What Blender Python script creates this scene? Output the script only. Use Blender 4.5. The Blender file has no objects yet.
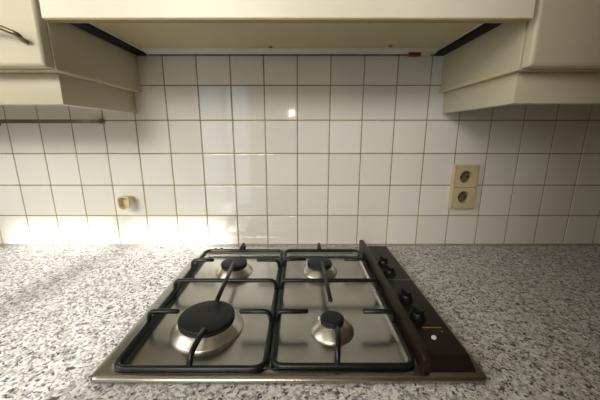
import bpy, bmesh, math, random
from mathutils import Vector, Matrix

random.seed(7)
scene = bpy.context.scene
COL = scene.collection
PI = math.pi

# ------------------------------------------------------------------ camera, light, exposure
# metres; z = 0 is the top of the worktop, y = 0 the tiled wall, the floor lies at -0.9
PITCH = 0.2232
cam = bpy.data.cameras.new('camera')
cam.sensor_width = 36.0
cam.lens = 293.44 / 600 * 36
cam.clip_start = 0.02
cam_o = bpy.data.objects.new('camera', cam)
COL.objects.link(cam_o)
cam_o.location = (0.0079, -0.9375, 0.3705)
cam_o.rotation_euler = (PI / 2 - PITCH, 0, 0)
scene.camera = cam_o

world = bpy.data.worlds.new('world')
scene.world = world
world.use_nodes = True
world.node_tree.nodes['Background'].inputs[0].default_value = (0.75, 0.88, 1.0, 1)
world.node_tree.nodes['Background'].inputs[1].default_value = 2.5

vs = scene.view_settings
vs.view_transform = 'Standard'
vs.look = 'None'
vs.exposure = 0.0
vs.gamma = 1.0
vs.use_curve_mapping = False
scene.cycles.caustics_reflective = False


def lamp(name, kind, loc, energy, color, **kw):
    d = bpy.data.lights.new(name, kind)
    d.energy = energy
    d.color = color
    for k, v in kw.items():
        setattr(d, k, v)
    o = bpy.data.objects.new(name, d)
    COL.objects.link(o)
    o.location = loc
    return o


WALL_X = -1.45          # inner face of the window wall
# low sun entering by the glazed door in the rear wall
sun = lamp('sun', 'SUN', (-1.5, -6, 2), 10.5, (1.0, 0.98, 0.94), angle=math.radians(2.0))
sun.rotation_euler = Vector((0.14, 1.0, -0.30)).to_track_quat('-Z', 'Y').to_euler()
# daylight of the large window, from a lamp before its added blind
day = lamp('window_daylight', 'AREA', (WALL_X + 0.02, -1.0, 0.95), 12.5, (0.96, 1.0, 0.95),
           shape='RECTANGLE', size=0.9, size_y=1.0)
day.rotation_euler = (0, -PI / 2, 0)
# added frontal fill, a lamp before the blind of an added high window
high_fill = lamp('high_window_fill', 'AREA', (-0.90, -3.17, 1.52), 57.0, (1.0, 0.955, 0.86), shape='RECTANGLE', size=1.06, size_y=0.74)
high_fill.rotation_euler = (PI / 2, 0, 0)
# pendant lamp over the table behind the camera
LAMP_POS = Vector((-0.083, -2.45, 0.588))
pl = lamp('pendant_lamp_light', 'POINT', LAMP_POS, 4.5, (1.0, 0.80, 0.54), shadow_soft_size=0.032)


# ------------------------------------------------------------------ materials
def mat(name, color, rough=0.5, metal=0.0, bump=0.0, bump_scale=200.0, vary=0.0, vary_scale=8.0,
        coat=0.0, spec=0.5):
    m = bpy.data.materials.new(name)
    m.use_nodes = True
    nt = m.node_tree
    b = nt.nodes['Principled BSDF']
    b.inputs['Base Color'].default_value = (*color, 1)
    b.inputs['Roughness'].default_value = rough
    b.inputs['Metallic'].default_value = metal
    b.inputs['Coat Weight'].default_value = coat
    b.inputs['Specular IOR Level'].default_value = spec
    tc = nt.nodes.new('ShaderNodeTexCoord')
    if vary > 0:
        n = nt.nodes.new('ShaderNodeTexNoise')
        n.inputs['Scale'].default_value = vary_scale
        n.inputs['Detail'].default_value = 5
        nt.links.new(tc.outputs['Object'], n.inputs['Vector'])
        r = nt.nodes.new('ShaderNodeValToRGB')
        r.color_ramp.elements[0].position = 0.3
        r.color_ramp.elements[1].position = 0.7
        r.color_ramp.elements[0].color = (*[c * (1 - vary) for c in color], 1)
        r.color_ramp.elements[1].color = (*[min(1, c * (1 + vary * 0.4)) for c in color], 1)
        nt.links.new(n.outputs['Fac'], r.inputs['Fac'])
        nt.links.new(r.outputs['Color'], b.inputs['Base Color'])
    if bump > 0:
        n2 = nt.nodes.new('ShaderNodeTexNoise')
        n2.inputs['Scale'].default_value = bump_scale
        n2.inputs['Detail'].default_value = 3
        nt.links.new(tc.outputs['Object'], n2.inputs['Vector'])
        bp = nt.nodes.new('ShaderNodeBump')
        bp.inputs['Strength'].default_value = bump
        bp.inputs['Distance'].default_value = 0.001
        nt.links.new(n2.outputs['Fac'], bp.inputs['Height'])
        nt.links.new(bp.outputs['Normal'], b.inputs['Normal'])
    return m


def tile_material():
    m = mat('glazed_tile', (0.74, 0.73, 0.68), rough=0.055)
    nt = m.node_tree
    b = nt.nodes['Principled BSDF']
    oi = nt.nodes.new('ShaderNodeObjectInfo')
    r = nt.nodes.new('ShaderNodeValToRGB')
    r.color_ramp.elements[0].color = (0.78, 0.77, 0.72, 1)
    r.color_ramp.elements[1].color = (0.84, 0.83, 0.785, 1)
    nt.links.new(oi.outputs['Random'], r.inputs['Fac'])
    nt.links.new(r.outputs['Color'], b.inputs['Base Color'])
    tc = nt.nodes.new('ShaderNodeTexCoord')
    n = nt.nodes.new('ShaderNodeTexNoise')
    n.inputs['Scale'].default_value = 22
    n.inputs['Detail'].default_value = 1
    nt.links.new(tc.outputs['Object'], n.inputs['Vector'])
    bp = nt.nodes.new('ShaderNodeBump')
    bp.inputs['Strength'].default_value = 0.03
    bp.inputs['Distance'].default_value = 0.002
    nt.links.new(n.outputs['Fac'], bp.inputs['Height'])
    nt.links.new(bp.outputs['Normal'], b.inputs['Normal'])
    return m


def granite_material():
    m = mat('speckled_laminate', (0.5, 0.5, 0.5), rough=0.42)
    nt = m.node_tree
    L = nt.links
    b = nt.nodes['Principled BSDF']
    tc = nt.nodes.new('ShaderNodeTexCoord')
    wn = nt.nodes.new('ShaderNodeTexNoise')
    wn.inputs['Scale'].default_value = 160
    wn.inputs['Detail'].default_value = 3
    L.new(tc.outputs['Object'], wn.inputs['Vector'])
    sub = nt.nodes.new('ShaderNodeVectorMath')
    sub.operation = 'SUBTRACT'
    sub.inputs[1].default_value = (0.5, 0.5, 0.5)
    L.new(wn.outputs['Color'], sub.inputs[0])
    sc = nt.nodes.new('ShaderNodeVectorMath')
    sc.operation = 'SCALE'
    sc.inputs['Scale'].default_value = 0.010
    L.new(sub.outputs[0], sc.inputs[0])
    ad = nt.nodes.new('ShaderNodeVectorMath')
    ad.operation = 'ADD'
    L.new(tc.outputs['Object'], ad.inputs[0])
    L.new(sc.outputs[0], ad.inputs[1])

    def cells(scale, stops):
        v = nt.nodes.new('ShaderNodeTexVoronoi')
        v.inputs['Scale'].default_value = scale
        L.new(ad.outputs[0], v.inputs['Vector'])
        s = nt.nodes.new('ShaderNodeSeparateColor')
        L.new(v.outputs['Color'], s.inputs[0])
        r = nt.nodes.new('ShaderNodeValToRGB')
        r.color_ramp.interpolation = 'CONSTANT'
        e = r.color_ramp.elements
        e[0].position, e[0].color = stops[0][0], (*stops[0][1], 1)
        e[1].position, e[1].color = stops[1][0], (*stops[1][1], 1)
        for p, c in stops[2:]:
            x = e.new(p)
            x.color = (*c, 1)
        L.new(s.outputs[0], r.inputs['Fac'])
        return r, s
    a, _ = cells(175, [(0.0, (0.075, 0.07, 0.075)), (0.13, (0.25, 0.245, 0.25)), (0.33, (0.44, 0.40, 0.37)),
                       (0.50, (0.575, 0.57, 0.56)), (0.78, (0.75, 0.75, 0.745))])
    c, s2 = cells(330, [(0.0, (0.05, 0.048, 0.05)), (0.15, (0.33, 0.31, 0.30)), (0.4, (0.60, 0.575, 0.55)),
                        (0.8, (0.77, 0.77, 0.765))])
    mx = nt.nodes.new('ShaderNodeMix')
    mx.data_type = 'RGBA'
    gt = nt.nodes.new('ShaderNodeMath')
    gt.operation = 'GREATER_THAN'
    gt.inputs[1].default_value = 0.60
    L.new(s2.outputs[1], gt.inputs[0])
    L.new(gt.outputs[0], mx.inputs['Factor'])
    L.new(a.outputs['Color'], mx.inputs['A'])
    L.new(c.outputs['Color'], mx.inputs['B'])
    L.new(mx.outputs['Result'], b.inputs['Base Color'])
    return m


def glass_material():
    m = bpy.data.materials.new('window_glass')
    m.use_nodes = True
    nt = m.node_tree
    nt.nodes.clear()
    o = nt.nodes.new('ShaderNodeOutputMaterial')
    mix = nt.nodes.new('ShaderNodeMixShader')
    mix.inputs[0].default_value = 0.07
    t = nt.nodes.new('ShaderNodeBsdfTransparent')
    g = nt.nodes.new('ShaderNodeBsdfGlossy')
    g.inputs['Roughness'].default_value = 0.02
    nt.links.new(t.outputs[0], mix.inputs[1])
    nt.links.new(g.outputs[0], mix.inputs[2])
    nt.links.new(mix.outputs[0], o.inputs['Surface'])
    return m


def steel_material():
    m = mat('brushed_steel', (0.50, 0.475, 0.415), rough=0.20, metal=1.0)
    nt = m.node_tree
    b = nt.nodes['Principled BSDF']
    tc = nt.nodes.new('ShaderNodeTexCoord')
    mp = nt.nodes.new('ShaderNodeMapping')
    mp.inputs['Scale'].default_value = (60, 900, 30)
    n = nt.nodes.new('ShaderNodeTexNoise')
    n.inputs['Scale'].default_value = 1.0
    n.inputs['Detail'].default_value = 4
    nt.links.new(tc.outputs['Object'], mp.inputs['Vector'])
    nt.links.new(mp.outputs[0], n.inputs['Vector'])
    r = nt.nodes.new('ShaderNodeMapRange')
    r.inputs['To Min'].default_value = 0.20
    r.inputs['To Max'].default_value = 0.28
    nt.links.new(n.outputs['Fac'], r.inputs['Value'])
    nt.links.new(r.outputs[0], b.inputs['Roughness'])
    n2 = nt.nodes.new('ShaderNodeTexNoise')
    n2.inputs['Scale'].default_value = 16
    n2.inputs['Detail'].default_value = 6
    nt.links.new(tc.outputs['Object'], n2.inputs['Vector'])
    cr = nt.nodes.new('ShaderNodeValToRGB')
    cr.color_ramp.elements[0].position = 0.3
    cr.color_ramp.elements[1].position = 0.7
    cr.color_ramp.elements[0].color = (0.37, 0.365, 0.335, 1)
    cr.color_ramp.elements[1].color = (0.47, 0.46, 0.425, 1)
    nt.links.new(n2.outputs['Fac'], cr.inputs['Fac'])
    nt.links.new(cr.outputs['Color'], b.inputs['Base Color'])
    return m


M = {
    'tile': tile_material(),
    'grout': mat('dirty_grout', (0.42, 0.32, 0.175), 0.9, vary=0.35, vary_scale=5, bump=0.3),
    'granite': granite_material(),
    'cream': mat('cream_laminate', (0.61, 0.56, 0.425), 0.38, bump=0.05, bump_scale=260, vary=0.04, vary_scale=3),
    'fascia': mat('pale_cream_laminate', (0.80, 0.755, 0.63), 0.36, vary=0.03, vary_scale=3),
    'fascia_edge': mat('brown_edge_band', (0.42, 0.31, 0.15), 0.5, vary=0.1),
    'cream_edge': mat('lit_cream_edge_band', (0.66, 0.58, 0.41), 0.45, vary=0.05),  # cream edge band, its colour lightened for the light it catches
    'hood_panel': mat('hood_glass_cream', (0.58, 0.505, 0.29), 0.30, vary=0.10, vary_scale=6),
    'hood_rim': mat('hood_rim_grey', (0.74, 0.73, 0.67), 0.35, vary=0.06),
    'black_gap': mat('black_housing_gap_shade', (0.006, 0.006, 0.007), 0.6, vary=0.2, spec=0.2),  # black of the housing, and of the shade strips in the hood gaps
    'steel': steel_material(),
    'enamel': mat('black_enamel', (0.006, 0.006, 0.0065), 0.33, vary=0.2, vary_scale=40, spec=0.4),
    'cap': mat('burner_cap_black', (0.012, 0.012, 0.0125), 0.48, vary=0.25, vary_scale=60, bump=0.12, bump_scale=700, spec=0.28),
    'alu': mat('burner_aluminium', (0.72, 0.69, 0.62), 0.30, metal=1.0, vary=0.18, vary_scale=30),
    'brown': mat('dark_brown_plastic', (0.013, 0.007, 0.005), 0.42, vary=0.2, vary_scale=25, spec=0.3),
    'ridge': mat('red_brown_plastic', (0.016, 0.007, 0.0055), 0.40, vary=0.2, vary_scale=25, spec=0.35),
    'knob': mat('black_knob', (0.006, 0.0055, 0.0055), 0.40, vary=0.2, spec=0.35),
    'gold': mat('gold_print', (0.42, 0.27, 0.05), 0.5, vary=0.1),
    'redprint': mat('red_print', (0.30, 0.03, 0.02), 0.5, vary=0.1),
    'white': mat('white_plastic', (0.85, 0.83, 0.76), 0.35, vary=0.05),
    'beige': mat('beige_socket_plastic', (0.64, 0.53, 0.33), 0.38, vary=0.06, vary_scale=12),
    'beige_light': mat('beige_hook_plastic', (0.74, 0.66, 0.47), 0.4, vary=0.08, vary_scale=30),
    'dark_hole': mat('socket_hole', (0.02, 0.017, 0.012), 0.7, vary=0.1),
    'well': mat('socket_well_brown', (0.17, 0.13, 0.07), 0.5, vary=0.15, vary_scale=40),
    'metal': mat('satin_metal', (0.25, 0.235, 0.20), 0.42, metal=1.0, vary=0.12, vary_scale=20),
    'brass': mat('worn_brass_handle', (0.27, 0.215, 0.125), 0.38, metal=1.0, vary=0.2, vary_scale=30),
    'maroon': mat('maroon_plastic', (0.16, 0.015, 0.012), 0.4, vary=0.2),
    'cream_plastic': mat('cream_plastic', (0.80, 0.72, 0.48), 0.4, vary=0.1),
    'sealant': mat('grey_sealant', (0.36, 0.33, 0.27), 0.6, vary=0.3, vary_scale=20),
    'paint': mat('wall_paint', (0.36, 0.29, 0.20), 0.85, vary=0.05, vary_scale=2),
    'paint_ceiling': mat('ceiling_paint', (0.50, 0.47, 0.41), 0.9, vary=0.03, vary_scale=2),
    'floor': mat('brown_floor', (0.26, 0.20, 0.14), 0.5, vary=0.2, vary_scale=3),
    'window_frame': mat('window_frame_paint', (0.75, 0.74, 0.70), 0.4, vary=0.03),
    'glass': glass_material(),
    'blind': mat('white_blind_fabric', (0.78, 0.78, 0.74), 0.9, vary=0.04, vary_scale=30),
    'shade': mat('lamp_shade_metal', (0.30, 0.25, 0.18), 0.45, vary=0.1),
}


# ------------------------------------------------------------------ helpers
def obj(name, bm, m, parent=None, smooth=False, kind=None, angle=None):
    me = bpy.data.meshes.new(name)
    bmesh.ops.recalc_face_normals(bm, faces=bm.faces[:])
    bm.to_mesh(me)
    bm.free()
    if smooth:
        for p in me.polygons:
            p.use_smooth = True
        if angle:
            me.set_sharp_from_angle(angle=math.radians(angle))
    me.materials.append(M[m])
    o = bpy.data.objects.new(name, me)
    COL.objects.link(o)
    if parent is not None:
        o.parent = parent
    if kind:
        o['kind'] = kind
    return o


def thing(name, label, cat, loc=(0, 0, 0), group=None):
    o = bpy.data.objects.new(name, None)
    o.empty_display_size = 0.05
    COL.objects.link(o)
    o.location = loc
    o['label'] = label
    o['category'] = cat
    if group:
        o['group'] = group
    return o


def box(bm, x0, x1, y0, y1, z0, z1, bev=0.0, seg=2):
    g = bmesh.ops.create_cube(bm, size=1.0)
    vs_ = g['verts']
    bmesh.ops.scale(bm, vec=(abs(x1 - x0), abs(y1 - y0), abs(z1 - z0)), verts=vs_)
    bmesh.ops.translate(bm, vec=((x0 + x1) / 2, (y0 + y1) / 2, (z0 + z1) / 2), verts=vs_)
    if bev > 0:
        es = list({e for v in vs_ for e in v.link_edges})
        bmesh.ops.bevel(bm, geom=es, offset=bev, segments=seg, profile=0.5, affect='EDGES')
    return bm


def bx(*a, **k):
    return box(bmesh.new(), *a, **k)


def fillet(pts, r, n=5, closed=False):
    """round the corners of a polyline"""
    pts = [Vector(p) for p in pts]
    out = []
    N = len(pts)
    for i, p in enumerate(pts):
        if not closed and i in (0, N - 1):
            out.append(p)
            continue
        a, b = pts[i - 1], pts[(i + 1) % N]
        da, db = (a - p), (b - p)
        rr = min(r, da.length * 0.49, db.length * 0.49)
        p0, p1 = p + da.normalized() * rr, p + db.normalized() * rr
        for k in range(n + 1):
            t = k / n
            out.append((1 - t) ** 2 * p0 + 2 * t * (1 - t) * p + t * t * p1)
    return out


def tube(bm, pts, r, closed=False, seg=10, cap_round=True, sz=1.0):
    pts = [Vector(p) for p in pts]
    N = len(pts)
    tang = []
    for i in range(N):
        if closed:
            t = pts[(i + 1) % N] - pts[i - 1]
        else:
            t = pts[min(i + 1, N - 1)] - pts[max(i - 1, 0)]
        tang.append(t.normalized())
    up = Vector((0, 0, 1)) if abs(tang[0].z) < 0.9 else Vector((0, 1, 0))
    nrm = (up - tang[0] * up.dot(tang[0])).normalized()
    rings = []

    def ring(c, n, t, rad):
        b = t.cross(n)
        return [bm.verts.new(c + (n * (sz * math.sin(2 * PI * k / seg)) + b * math.cos(2 * PI * k / seg)) * rad)
                for k in range(seg)]
    for i in range(N):
        t = tang[i]
        nrm = (nrm - t * nrm.dot(t)).normalized()
        if i == 0 and not closed and cap_round:
            rings.append(ring(pts[0] - t * r * 0.5, nrm, t, r * 0.6))
        rings.append(ring(pts[i], nrm, t, r))
        if i == N - 1 and not closed and cap_round:
            rings.append(ring(pts[i] + t * r * 0.5, nrm, t, r * 0.6))
    pairs = list(zip(rings, rings[1:]))
    if closed:
        pairs.append((rings[-1], rings[0]))
    for a, b in pairs:
        for k in range(seg):
            bm.faces.new((a[k], a[(k + 1) % seg], b[(k + 1) % seg], b[k]))
    if not closed:
        bm.faces.new(rings[0])
        bm.faces.new(list(reversed(rings[-1])))
    return bm


def lathe(bm, prof, c=(0, 0, 0), seg=40, axis='Z'):
    """prof: (radius, height) from bottom to top; closes at zero radius ends"""
    c = Vector(c)

    def pt(r, h, a):
        x, y = r * math.cos(a), r * math.sin(a)
        if axis == 'Z':
            return c + Vector((x, y, h))
        return c + Vector((x, -h, y))          # axis Y: height runs out of the wall, towards the room
    rings = []
    for r, h in prof:
        if r < 1e-6:
            rings.append([bm.verts.new(pt(0, h, 0))])
        else:
            rings.append([bm.verts.new(pt(r, h, 2 * PI * k / seg)) for k in range(seg)])
    for a, b in zip(rings, rings[1:]):
        if len(a) == 1 and len(b) == 1:
            continue
        for k in range(seg):
            k2 = (k + 1) % seg
            if len(a) == 1:
                bm.faces.new((a[0], b[k2], b[k]))
            elif len(b) == 1:
                bm.faces.new((a[k], a[k2], b[0]))
            else:
                bm.faces.new((a[k], a[k2], b[k2], b[k]))
    return bm


def rrect(x0, x1, y0, y1, r, n=7):
    out = []
    for cx, cy, a0 in ((x1 - r, y1 - r, 0), (x0 + r, y1 - r, PI / 2), (x0 + r, y0 + r, PI), (x1 - r, y0 + r, 1.5 * PI)):
        for k in range(n + 1):
            a = a0 + PI / 2 * k / n
            out.append((cx + r * math.cos(a), cy + r * math.sin(a)))
    return out


def loops(bm, levels, close_first=False, close_last=True, xf=None):
    """levels: list of (list of xy, z); bridges them in order"""
    f = xf or (lambda x, y, z: (x, y, z))
    prev = None
    first = None
    for pts, z in levels:
        cur = [bm.verts.new(f(x, y, z)) for x, y in pts]
        if prev:
            n = len(cur)
            for k in range(n):
                bm.faces.new((prev[k], prev[(k + 1) % n], cur[(k + 1) % n], cur[k]))
        else:
            first = cur
        prev = cur
    if close_last:
        bm.faces.new(prev)
    if close_first:
        bm.faces.new(list(reversed(first)))
    return bm


def prism(bm, poly, axis, a0, a1):
    """extrude a 2-D polygon; axis 'X': poly is (y, z); axis 'Y': poly is (x, z)"""
    def P(p, a):
        return (a, p[0], p[1]) if axis == 'X' else (p[0], a, p[1])
    A = [bm.verts.new(P(p, a0)) for p in poly]
    B = [bm.verts.new(P(p, a1)) for p in poly]
    n = len(poly)
    bm.faces.new(A)
    bm.faces.new(list(reversed(B)))
    for k in range(n):
        bm.faces.new((A[k], B[k], B[(k + 1) % n], A[(k + 1) % n]))
    return bm


# ------------------------------------------------------------------ the room
FLOOR_Z, CEIL_Z, RIGHT_X, REAR_Y = -0.9, 2.05, 2.1, -3.2
o = obj('floor', bx(WALL_X - 0.2, RIGHT_X + 0.2, REAR_Y - 0.2, 0.2, FLOOR_Z - 0.1, FLOOR_Z), 'floor', kind='structure')
o = obj('ceiling', bx(WALL_X - 0.2, RIGHT_X + 0.2, REAR_Y - 0.2, 0.2, CEIL_Z, CEIL_Z + 0.1), 'paint_ceiling', kind='structure')
obj('wall_right', bx(RIGHT_X, RIGHT_X + 0.15, REAR_Y - 0.2, 0.2, FLOOR_Z, CEIL_Z), 'paint', kind='structure')

# rear wall with the glazed garden door the sun comes through
D1 = (WALL_X, -0.66, FLOOR_Z, 1.07)        # x0, x1, z0, z1
bm = bmesh.new()
ya, yb = REAR_Y - 0.12, REAR_Y
box(bm, D1[1], RIGHT_X + 0.2, ya, yb, FLOOR_Z, 1.13)
box(bm, -0.35, RIGHT_X + 0.2, ya, yb, 1.13, 1.91)
TW = (WALL_X + 0.01, -0.35, 1.13, 1.91)          # high window above the door, added for the frontal fill
box(bm, D1[0] - 0.12, D1[1], ya, yb, D1[3], TW[2])
box(bm, D1[0] - 0.12, RIGHT_X + 0.2, ya, yb, TW[3], CEIL_Z)
obj('wall_rear', bm, 'paint', kind='structure')
bm = bmesh.new()
for x0, x1 in ((D1[0], D1[0] + 0.04), (-1.065, -1.015), (D1[1] - 0.04, D1[1])):
    box(bm, x0, x1, ya + 0.03, ya + 0.09, D1[2], D1[3])
for z0, z1 in ((D1[2], D1[2] + 0.08), (D1[3] - 0.03, D1[3])):
    for x0, x1 in ((D1[0] + 0.04, -1.065), (-1.015, D1[1] - 0.04)):
        box(bm, x0, x1, ya + 0.03, ya + 0.09, z0, z1)
do = obj('door_1', bm, 'window_frame', kind='structure')
for x0, x1 in ((D1[0] + 0.04, -1.065), (-1.015, D1[1] - 0.04)):
    obj('pane', bx(x0, x1, ya + 0.055, ya + 0.061, D1[2] + 0.08, D1[3] - 0.03), 'glass', do)

bm = bmesh.new()
for x0, x1, z0, z1 in ((TW[0], TW[1], TW[2], TW[2] + 0.03), (TW[0], TW[1], TW[3] - 0.03, TW[3]),
                       (TW[0], TW[0] + 0.03, TW[2] + 0.03, TW[3] - 0.03), (TW[1] - 0.03, TW[1], TW[2] + 0.03, TW[3] - 0.03)):
    box(bm, x0, x1, ya + 0.02, ya + 0.07, z0, z1)
w2 = obj('added_high_window', bm, 'window_frame', kind='structure')
obj('pane', bx(TW[0] + 0.03, TW[1] - 0.03, ya + 0.04, ya + 0.046, TW[2] + 0.03, TW[3] - 0.03), 'glass', w2)
obj('added_blind', bx(TW[0] + 0.002, TW[1] - 0.002, ya + 0.085, ya + 0.09, TW[2] + 0.002, TW[3] - 0.002), 'blind', w2)  # opaque blind added so that no sun enters here

# unseen partition added behind the camera to shade the right side
PX, PY = 0.05, -1.12
obj('added_shade_wall', bx(PX, RIGHT_X, PY - 0.1, PY, FLOOR_Z, CEIL_Z), 'paint', kind='structure')

# left wall with its window; the opaque blind is added to stop the sun
W1 = (-1.50, -0.50, 0.50, 1.40)       # y0, y1, z0, z1
bm = bmesh.new()
xa, xb = WALL_X - 0.12, WALL_X
box(bm, xa, xb, W1[1], 0.2, FLOOR_Z, CEIL_Z)
box(bm, xa, xb, W1[0], W1[1], FLOOR_Z, W1[2])
box(bm, xa, xb, W1[0], W1[1], W1[3], CEIL_Z)
box(bm, xa, xb, ya, W1[0], FLOOR_Z, CEIL_Z)
obj('wall_left', bm, 'paint', kind='structure')
y0, y1, z0, z1 = W1
bm = bmesh.new()
t = 0.025
box(bm, xa + 0.02, xa + 0.07, y0, y0 + t, z0, z1)
box(bm, xa + 0.02, xa + 0.07, y1 - t, y1, z0, z1)
box(bm, xa + 0.02, xa + 0.07, y0 + t, y1 - t, z0, z0 + t)
box(bm, xa + 0.02, xa + 0.07, y0 + t, y1 - t, z1 - t, z1)
wo = obj('window_1', bm, 'window_frame', kind='structure')
obj('pane', bx(xa + 0.04, xa + 0.046, y0 + t, y1 - t, z0 + t, z1 - t), 'glass', wo)
obj('added_blind', bx(xa + 0.09, xa + 0.094, y0 + 0.002, y1 - 0.002, z0 + 0.002, z1 - 0.002), 'blind', wo)

# back wall: grout bed with every tile a piece of its own
TP, TPZ, TZ0 = 0.1, 0.1017, 0.0032                  # tile pitch, height of the lowest joint
TT = 0.0018                           # how far the tiles stand proud of the joints
wall = obj('wall_back', bx(WALL_X - 0.12, RIGHT_X + 0.12, TT, 0.16, FLOOR_Z, CEIL_Z), 'grout', kind='structure')
bm = bmesh.new()
h = TP / 2 - 0.0016
loops(bm, [(rrect(-h, h, -h, h, 0.0015, 2), 0.0065), (rrect(-h, h, -h, h, 0.0015, 2), 0.0012),
           (rrect(-h + .0004, h - .0004, -h + .0004, h - .0004, 0.0015, 2), 0.0003),
           (rrect(-h + .0016, h - .0016, -h + .0016, h - .0016, 0.0015, 2), 0.0)],
      xf=lambda x, y, z: (x, z, y * TPZ / TP))
tile0 = obj('tile', bm, 'tile', wall)
first = True
for r in range(7):
    for c in range(-14, 14):
        t = tile0 if first else tile0.copy()
        if not first:
            COL.objects.link(t)
            t.parent = wall
        first = False
        t.location = (c * TP + TP / 2, random.uniform(-0.0003, 0.0003), TZ0 + r * TPZ + TPZ / 2)
        t.rotation_euler = (random.gauss(0, 0.0012), 0, random.gauss(0, 0.0012))
obj('trim_1', prism(bmesh.new(), [(0.004, 0.0005), (-0.004, 0.0005), (-0.0025, 0.003), (0.0, 0.0055), (0.004, 0.0055)],
                    'X', -1.45, 1.45), 'sealant', kind='structure')

# ------------------------------------------------------------------ worktop
bm = bmesh.new()
prof = [(0.0, 0.0), (-0.63, 0.0), (-0.641, -0.004), (-0.645, -0.014), (-0.645, -0.04), (0.0, -0.04)]
prism(bm, prof, 'X', WALL_X + 0.003, 1.95)
wt = obj('worktop', bm, 'granite')
wt['label'] = 'white and grey speckled granite-look worktop along the tiled wall'
wt['category'] = 'worktop'


# ------------------------------------------------------------------ wall cabinets
def wall_cabinet(side, xin, xout, xbox, xdoor, ybody, ydoor, ybox, zb, zbox, label):
    """side -1 left, +1 right; xin inner side, xout outer end"""
    t = thing('wall_cabinet', label, 'cabinet', (0, 0, 0))
    lo, hi = sorted((xin, xout))
    obj('body', bx(lo, hi, ybody, -0.001, zb + 0.006, 1.25, bev=0.0008, seg=1), 'cream', t)
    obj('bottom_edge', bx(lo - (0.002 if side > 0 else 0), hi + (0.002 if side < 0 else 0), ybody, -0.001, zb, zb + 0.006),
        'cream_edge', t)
    # doors, each with soft rounded edges; the nearest one starts at the niche
    w = 0.50
    for k in range(int(round(abs(xout - xdoor) / w))):
        a = xdoor + side * (k * w + (0.0015 if k else 0))
        b = xdoor + side * ((k + 1) * w - 0.0015)
        l, h_ = sorted((a, b))
        R = 0.007
        lv = [(rrect(l, h_, zb + 0.002, 1.25, 0.003, 3), ybody - 0.002), (rrect(l, h_, zb + 0.002, 1.25, 0.003, 3), ydoor + R)]
        for q in range(1, 6):
            an = PI / 2 * q / 5
            ins = R * (1 - math.cos(an))
            lv.append((rrect(l + ins, h_ - ins, zb + 0.002 + ins, 1.25 - ins, 0.003, 3), ydoor + R - R * math.sin(an)))
        d = obj('door', loops(bmesh.new(), lv, close_first=True, xf=lambda x, y, z: (x, z, y)), 'cream', t, smooth=True, angle=50)
        if side < 0:
            # bow handle, its inner end in view
            q = [(-0.025, 0.002, 0.536), (-0.025, -0.008, 0.537), (-0.017, -0.024, 0.541), (-0.041, -0.028, 0.551),
                 (-0.062, -0.030, 0.556), (-0.085, -0.031, 0.558)]
            pts = [(a + x, ydoor + y, z) for x, y, z in q] + [(a - 0.17 - x, ydoor + y, z) for x, y, z in q[-2::-1]]
            hd = obj('handle', tube(bmesh.new(), fillet(pts, 0.008, 3), 0.0042, seg=10), 'brass', d, smooth=True, angle=60)
            hd['label'] = 'bowed brass-coloured handle'
    # open light pelmet under the cabinet: a front board and a side board
    T_, xi = 0.016, xbox + side * 0.016
    poly = [(xbox, -0.001), (xbox, ybox), (xout, ybox), (xout, ybox + T_), (xi, ybox + T_), (xi, -0.001)]
    bm = bmesh.new()
    A = [bm.verts.new((x, y, zbox)) for x, y in poly]
    B = [bm.verts.new((x, y, zb)) for x, y in poly]
    bm.faces.new(A)
    bm.faces.new(B[::-1])
    for k in range(6):
        bm.faces.new((A[k], A[(k + 1) % 6], B[(k + 1) % 6], B[k]))
    bmesh.ops.bevel(bm, geom=bm.edges[:], offset=0.002, segments=2, profile=0.5, affect='EDGES')
    obj('pelmet', bm, 'cream', t, smooth=True, angle=30)
    return t


wall_cabinet(-1, -0.472, -1.43, -0.492, -0.474, -0.318, -0.342, -0.288, 0.492, 0.430,
             'cream wall cabinet with bowed handle above the steel rail')
wall_cabinet(1, 0.431, 1.74, 0.444, 0.434, -0.328, -0.352, -0.308, 0.490, 0.430,
             'cream wall cabinet above the double socket, no handle showing')

# ------------------------------------------------------------------ cooker hood in the niche
hood = thing('cooker_hood', 'cream-fronted cooker hood between the two wall cabinets, underside showing', 'cooker hood')
HX0, HX1 = -0.470, 0.429
ZU = 0.592
obj('fascia', bx(-0.452, 0.4235, -0.356, -0.335, 0.571, 0.90, bev=0.001), 'fascia', hood)
obj('fascia_edge', bx(-0.4505, 0.422, -0.3545, -0.3365, 0.5690, 0.5712), 'fascia_edge', hood)
obj('housing', bx(HX0, HX1, -0.334, -0.001, 0.640, 0.90), 'black_gap', hood)
# underside glass panel, with light rims along its sides and back
obj('underside_panel', bx(-0.437, 0.399, -0.332, -0.044, 0.602, 0.612, bev=0.001), 'hood_panel', hood)
for x in (-0.4425, 0.3965):
    obj('side_rim', bx(x, x + 0.006, -0.332, -0.004, 0.599, 0.616, bev=0.0008), 'hood_rim', hood)
obj('back_rim', prism(bmesh.new(), [(-0.010, 0.595), (-0.014, 0.5945), (-0.044, 0.6025), (-0.046, 0.612), (-0.010, 0.612)], 'X', -0.437, 0.399),
    'hood_rim', hood)
for x in (HX0 + 0.001, HX1 - 0.0285):  # solid black bars standing for the shade in the side slots
    obj('slot_shade', bx(x, x + 0.0275, -0.330, -0.004, 0.592, 0.640), 'black_gap', hood)
obj('rim_shadow_strip', bx(-0.437, 0.399, -0.0095, -0.001, 0.594, 0.612), 'black_gap', hood)  # black strip standing for the hood's shadow line above the tiles
for x, y in ((-0.073, -0.060), (0.253, -0.070)):
    obj('screw', lathe(bmesh.new(), [(0, 0.602), (0.005, 0.602), (0.006, 0.6005), (0.0045, 0.5995), (0, 0.5992)][::-1], (x, y, 0), 16),
        'metal', hood, smooth=True)
con = thing('wire_connector', 'small maroon and cream connector tucked under the back of the hood', 'connector', (0.352, -0.012, 0.5975))
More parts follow.
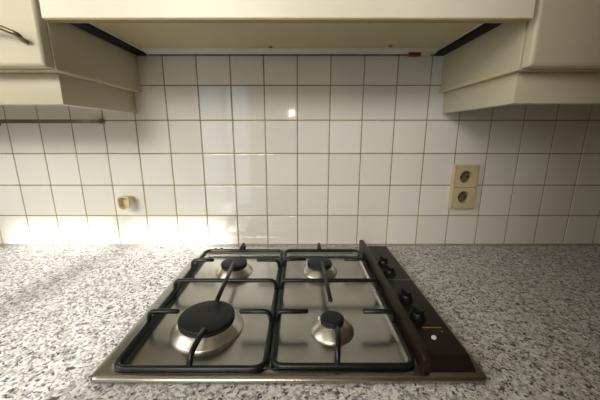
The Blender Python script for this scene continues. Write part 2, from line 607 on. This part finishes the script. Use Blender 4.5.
obj('plug', bx(-0.032, 0.004, -0.012, -0.001, -0.010, 0.0015, bev=0.003), 'maroon', con)
obj('terminal_block', bx(0.004, 0.030, -0.011, -0.001, -0.008, 0.0015, bev=0.0015), 'cream_plastic', con)

# ------------------------------------------------------------------ steel rail on the left
rail = thing('utensil_rail', 'flat brushed steel rail fixed to the tiles under the wall cabinet', 'rail', (-0.76, 0, 0.406))
bm = bmesh.new()
path = fillet([(-0.36, -0.022, 0), (0.110, -0.022, 0), (0.140, -0.010, 0)], 0.02, 5)
a_, b_, c_, d_ = [], [], [], []
for p in path:
    a_.append(bm.verts.new((p.x, p.y - 0.0012, -0.0055)))
    b_.append(bm.verts.new((p.x, p.y - 0.0012, 0.0055)))
    c_.append(bm.verts.new((p.x, p.y + 0.0012, 0.0055)))
    d_.append(bm.verts.new((p.x, p.y + 0.0012, -0.0055)))
for i in range(len(path) - 1):
    for u, v in ((a_, b_), (b_, c_), (c_, d_), (d_, a_)):
        bm.faces.new((u[i], v[i], v[i + 1], u[i + 1]))
for i in (0, -1):
    bm.faces.new((a_[i], b_[i], c_[i], d_[i]))
obj('bar', bm, 'metal', rail)
for x in (-0.165, 0.158):
    s = obj('bracket', lathe(bmesh.new(), [(0, 0.0), (0.0085, 0.0), (0.0085, 0.004), (0.0055, 0.006), (0.0045, 0.012), (0.0045, 0.0205), (0, 0.0205)],
                         (x, 0, -0.006 if x < 0 else 0), 18, 'Y'), 'metal', rail, smooth=True, angle=40)
obj('end_clip', bx(0.122, 0.158, -0.016, -0.009, -0.005, 0.005, bev=0.0015), 'metal', rail)

# ------------------------------------------------------------------ plastic hook
hk = thing('wall_hook', 'small beige plastic U-shaped hook stuck on a tile left of the hob', 'hook', (-0.545, 0, 0.158))
obj('foot', lathe(bmesh.new(), [(0, 0), (0.0145, 0), (0.0145, 0.003), (0.0115, 0.008), (0.0105, 0.030), (0, 0.030)], (0, 0, 0), 24, 'Y'),
    'beige_light', hk, smooth=True, angle=40)
# open cup with a straight top and a round bottom, its mouth towards the room


def ushape(w, zt, zb_, n=10):
    pts = [(w, zt - 0.004), (w - 0.004, zt), (-w + 0.004, zt), (-w, zt - 0.004)]
    for k in range(n + 1):
        a = PI + PI * k / n
        pts.append((w * math.cos(a), zb_ + w + w * math.sin(a)))
    return pts


bm = bmesh.new()
lv = [(ushape(0.0160, 0.0195, -0.0215), -0.026), (ushape(0.0175, 0.0205, -0.0230), -0.052),
      (ushape(0.0168, 0.0198, -0.0223), -0.0535), (ushape(0.0138, 0.0170, -0.0193), -0.0535),
      (ushape(0.0130, 0.0162, -0.0186), -0.052), (ushape(0.0115, 0.0150, -0.0170), -0.032)]
loops(bm, lv, close_first=True, xf=lambda x, y, z: (x, z, y))
cup = obj('cup', bm, 'beige_light', hk, smooth=True, angle=50)
cup.location.y = 0.006
cup.rotation_euler.z = 0.12
cup.location.x = -0.005

# ------------------------------------------------------------------ double wall socket
so = thing('double_socket', 'beige double wall socket, two outlets one above the other', 'socket', (0.535, 0, 0.2025))
W_, H_ = 0.0405, 0.0715
def yz(x, y, z):
    return (x, z, y)


obj('frame', loops(bmesh.new(), [(rrect(-W_, W_, -H_, H_, 0.003, 3), 0.0), (rrect(-W_, W_, -H_, H_, 0.003, 3), -0.0125),
                                 (rrect(-W_ + .0015, W_ - .0015, -H_ + .0015, H_ - .0015, 0.003, 3), -0.0145),
                                 (rrect(-W_ + .0055, W_ - .0055, -H_ + .0055, H_ - .0055, 0.002, 3), -0.0150),
                                 (rrect(-W_ + .0060, W_ - .0060, -H_ + .0060, H_ - .0060, 0.002, 3), -0.0120)],
                   close_last=False, xf=yz), 'beige', so, smooth=True, angle=35)
for s_ in (1, -1):
    cz = s_ * 0.0327
    bm = bmesh.new()
    n = 48
    outer = []
    for k in range(n):
        a = 2 * PI * k / n
        ca, sa = math.cos(a), math.sin(a)
        q = max(abs(ca) / 0.0344, abs(sa) / 0.0324)
        outer.append((ca / q, cz + sa / q))

    def circ(r):
        return [(r * math.cos(2 * PI * k / n), cz + r * math.sin(2 * PI * k / n)) for k in range(n)]
    # cover plate with the round well sunk into it
    loops(bm, [(outer, -0.0115), ([(x * 0.99, cz + (z - cz) * 0.99) for x, z in outer], -0.0153), (circ(0.0206), -0.0155), (circ(0.0196), -0.0148), (circ(0.0188), -0.0012)],
          xf=yz)
    ins = obj('outlet', bm, 'beige', so, smooth=True, angle=35)
    obj('well_floor', lathe(bmesh.new(), [(0, 0.0013), (0.0187, 0.0013), (0.0187, 0.0017), (0, 0.0017)], (0, 0, cz), 32, 'Y'), 'well', ins)
    for dx in (-0.0095, 0.0095):
        obj('pin_hole', lathe(bmesh.new(), [(0, 0.0010), (0.0038, 0.0010), (0.0038, 0.0021), (0, 0.0021)], (dx, 0, cz - 0.001), 14, 'Y'), 'dark_hole', ins)
    obj('earth_pin', lathe(bmesh.new(), [(0, 0.0010), (0.0026, 0.0010), (0.0026, 0.0115), (0.0012, 0.013), (0, 0.013)], (0, 0, cz + 0.0105), 14, 'Y'),
        'metal', ins, smooth=True, angle=40)

# ------------------------------------------------------------------ gas hob
hob = thing('gas_hob', 'four-burner stainless steel gas hob with brown control panel set on the worktop', 'hob', (0, 0, 0))
X0, X1, Y0, Y1 = -0.3135, 0.2945, -0.568, -0.034
TX0, TX1, TY0, TY1 = -0.294, 0.194, -0.549, -0.070
FZ = 0.0112


def rr(i, r=0.012):
    return rrect(X0 + i, X1 - i, Y0 + i, Y1 - i, r)


def tr(i, r=0.018):
    return rrect(TX0 + i, TX1 - i, TY0 + i, TY1 - i, r)


bm = loops(bmesh.new(), [(rr(0.004), 0.0004), (rr(0.0012), 0.0022), (rr(0), 0.0035), (rr(0), 0.0065), (rr(0.0012), 0.0092), (rr(0.0035), FZ - 0.0006), (rr(0.0065), FZ),
                         (tr(-0.002), FZ), (tr(0.001), FZ - 0.0006), (tr(0.009), 0.0034), (tr(0.012), 0.0025), (tr(0.016, 0.022), 0.0021), (tr(0.06, 0.03), 0.0021)])
obj('base_plate', bm, 'steel', hob, smooth=True, angle=70)

BURN = [(-0.171, -0.199, 0.0345, 0.0475), (0.061, -0.197, 0.0335, 0.0465), (-0.171, -0.437, 0.0525, 0.0670), (0.069, -0.443, 0.0225, 0.0405)]
for bxx, byy, rc, rs in BURN:
    b = obj('burner', lathe(bmesh.new(), [(rs + 0.0015, 0.0021), (rs + 0.001, 0.005), (rs - 0.001, 0.0065), (rs * 0.955, 0.0075),
                                          (rc + 0.004, 0.0165), (rc - 0.0005, 0.0190), (rc - 0.001, 0.0235), (0, 0.0235)], (bxx, byy, 0), 56),
            'alu', hob, smooth=True, angle=50)
    b['label'] = 'silvery flared burner ring'
    obj('slot_ring', lathe(bmesh.new(), [(rc - 0.0006, 0.0192), (rc - 0.0002, 0.0205), (rc - 0.0002, 0.0222), (rc - 0.0008, 0.0234)], (bxx, byy, 0), 56),
        'dark_hole', b, smooth=True)
    c = obj('cap', lathe(bmesh.new(), [(0, 0.0236), (rc - 0.0015, 0.0236), (rc, 0.0245), (rc, 0.0280), (rc - 0.0012, 0.0300), (rc - 0.004, 0.0308), (rc * 0.5, 0.0313), (0, 0.0315)],
                         (bxx, byy, 0), 56), 'cap', b, smooth=True, angle=55)
    c['label'] = 'matt black burner cap'
    # spark electrode on the left shoulder of the ring
    obj('electrode', lathe(bmesh.new(), [(0, 0.008), (0.0022, 0.008), (0.0022, 0.021), (0.001, 0.0225), (0, 0.0225)],
                           (bxx - (rc + 0.0045) * math.cos(0.5), byy + (rc + 0.0045) * math.sin(0.5), 0), 12), 'white', b, smooth=True, angle=40)

# control panel: low housing with a raised rib between it and the burners
PZ = 0.0225
bm = prism(bmesh.new(), [(-0.060, FZ - 0.003), (-0.060, PZ - 0.002), (-0.064, PZ), (-0.531, PZ), (-0.534, PZ - 0.001), (-0.5535, FZ + 0.002), (-0.5535, FZ - 0.003)], 'X', 0.2085, 0.2800)
panel = obj('control_panel', bm, 'brown', hob)
bm = prism(bmesh.new(), [(-0.055, FZ - 0.003), (-0.055, 0.039), (-0.059, 0.0415), (-0.541, 0.0415), (-0.545, 0.0405), (-0.5545, 0.032), (-0.5555, FZ - 0.003)], 'X', 0.1968, 0.2090)
bmesh.ops.bevel(bm, geom=bm.edges[:], offset=0.0012, segments=2, profile=0.5, affect='EDGES')
rib = obj('rib', bm, 'ridge', hob, smooth=True, angle=40)
rib['label'] = 'raised reddish-brown rib beside the pan supports'
for ky in (-0.193, -0.250, -0.367, -0.432):
    k = obj('knob', lathe(bmesh.new(), [(0, PZ), (0.0155, PZ), (0.0155, PZ + 0.0025), (0.0135, PZ + 0.004), (0.0125, PZ + 0.010), (0.0115, PZ + 0.0115), (0, PZ + 0.0115)],
                          (0.236, ky, 0), 24), 'knob', panel, smooth=True, angle=40)
    bm = bx(-0.0042, 0.0042, -0.0125, 0.0125, PZ + 0.010, PZ + 0.0205, bev=0.0015)
    bmesh.ops.rotate(bm, verts=bm.verts[:], cent=(0, 0, 0), matrix=Matrix.Rotation(math.radians(14), 3, 'Z'))
    bmesh.ops.translate(bm, verts=bm.verts[:], vec=(0.236, ky, 0))
    obj('knob_grip', bm, 'knob', panel)
    obj('mark', bx(0.247, 0.2515, ky - 0.0165, ky - 0.0145, PZ, PZ + 0.0003), 'redprint', panel)
obj('printed_line', bx(0.232, 0.268, -0.4645, -0.4625, PZ, PZ + 0.0003), 'gold', panel)
obj('printed_line', bx(0.208, 0.277, -0.2835, -0.2825, PZ, PZ + 0.0003), 'sealant', panel)
obj('mark', bx(0.262, 0.265, -0.476, -0.473, PZ, PZ + 0.0003), 'gold', panel)
ib = obj('ignition_button', lathe(bmesh.new(), [(0, PZ), (0.0042, PZ), (0.0042, PZ + 0.002), (0.0034, PZ + 0.0035), (0, PZ + 0.0037)], (0.241, -0.492, 0), 20),
         'white', panel, smooth=True, angle=40)
ib['label'] = 'small white push button'
for x in (-0.262, -0.243):
    obj('screw', lathe(bmesh.new(), [(0, FZ), (0.004, FZ), (0.0035, FZ + 0.0012), (0, FZ + 0.0015)], (x, -0.055, 0), 14), 'cap', hob, smooth=True)

# ------------------------------------------------------------------ pan supports (lift off)
RZ, AZ, RAD = 0.0145, 0.0385, 0.0047


def pan_support(xl, xr, xc, yb, yf, ymid, yfr, label):
    ybk = -0.081
    t = thing('pan_support', label, 'pan support', (xc, (ybk + yfr) / 2, RZ - RAD), 'pan supports on the hob')
    org = Vector(t.location)

    def P(*pts):
        return [Vector(p) - org for p in pts]

    def bar(name, pts, r=RAD, fr=0.014, closed=False):
        return obj(name, tube(bmesh.new(), fillet(P(*pts), fr, 6, closed), r, closed, 12), 'enamel', t, smooth=True, angle=55)
    bar('frame_rail', [(xl, ybk, RZ), (xr, ybk, RZ), (xr, yfr, RZ), (xl, yfr, RZ)], r=0.0048, fr=0.020, closed=True)
    bar('cross_bar', [(xl, ymid, RZ), (xl + 0.003, ymid, AZ), (xr - 0.003, ymid, AZ), (xr, ymid, RZ)], fr=0.016)
    for y in (yb, yf):
        for xs, s in ((xl, 1), (xr, -1)):
            bar('arm', [(xs, y, RZ), (xs + s * 0.003, y, AZ), (xs + s * 0.058, y, AZ)], fr=0.016)
    bar('arm', [(xc, ybk, RZ), (xc, ybk - 0.003, AZ + 0.002), (xc, ybk - 0.052, AZ + 0.002)], fr=0.012)
    bar('arm', [(xc, yfr, RZ), (xc + 0.002, yfr + 0.010, AZ - 0.004), (xc + 0.005, yfr + 0.030, AZ + 0.001), (xc + 0.007, yfr + 0.058, AZ + 0.001)], fr=0.012)
    bar('long_arm', [(xc, yb - 0.026, AZ + 0.001), (xc + 0.004, yf + 0.036, AZ + 0.001)])
    for x in (xl, xr):
        for y in (ybk - 0.02, yfr + 0.02, ymid):
            obj('rubber_foot', tube(bmesh.new(), P((x, y, 0.0066), (x, y, RZ - 0.002)), 0.004, seg=8, cap_round=False), 'cap', t)
    return t


pan_support(-0.2835, -0.0475, -0.165, -0.204, -0.437, -0.316, -0.551, 'black wire pan support over the largest burner, on the left half of hob')
pan_support(-0.0365, 0.1885, 0.066, -0.199, -0.437, -0.316, -0.546, 'black wire pan support over the smallest burner, next to the control panel')

# ------------------------------------------------------------------ pendant lamp behind the camera
pen = thing('pendant_lamp', 'small pendant lamp behind the camera, mirrored as a bright spot in one tile', 'lamp', (LAMP_POS.x, LAMP_POS.y, CEIL_Z))
dz = LAMP_POS.z - CEIL_Z
obj('cord', tube(bmesh.new(), [(0, 0, 0), (0, 0, dz + 0.13)], 0.004, seg=8), 'shade', pen)
obj('lamp_shade', lathe(bmesh.new(), [(0.02, dz + 0.135), (0.05, dz + 0.13), (0.11, dz + 0.06), (0.108, dz + 0.058), (0.048, dz + 0.125), (0.02, dz + 0.13)], (0, 0, 0), 32), 'shade', pen, smooth=True, angle=40)
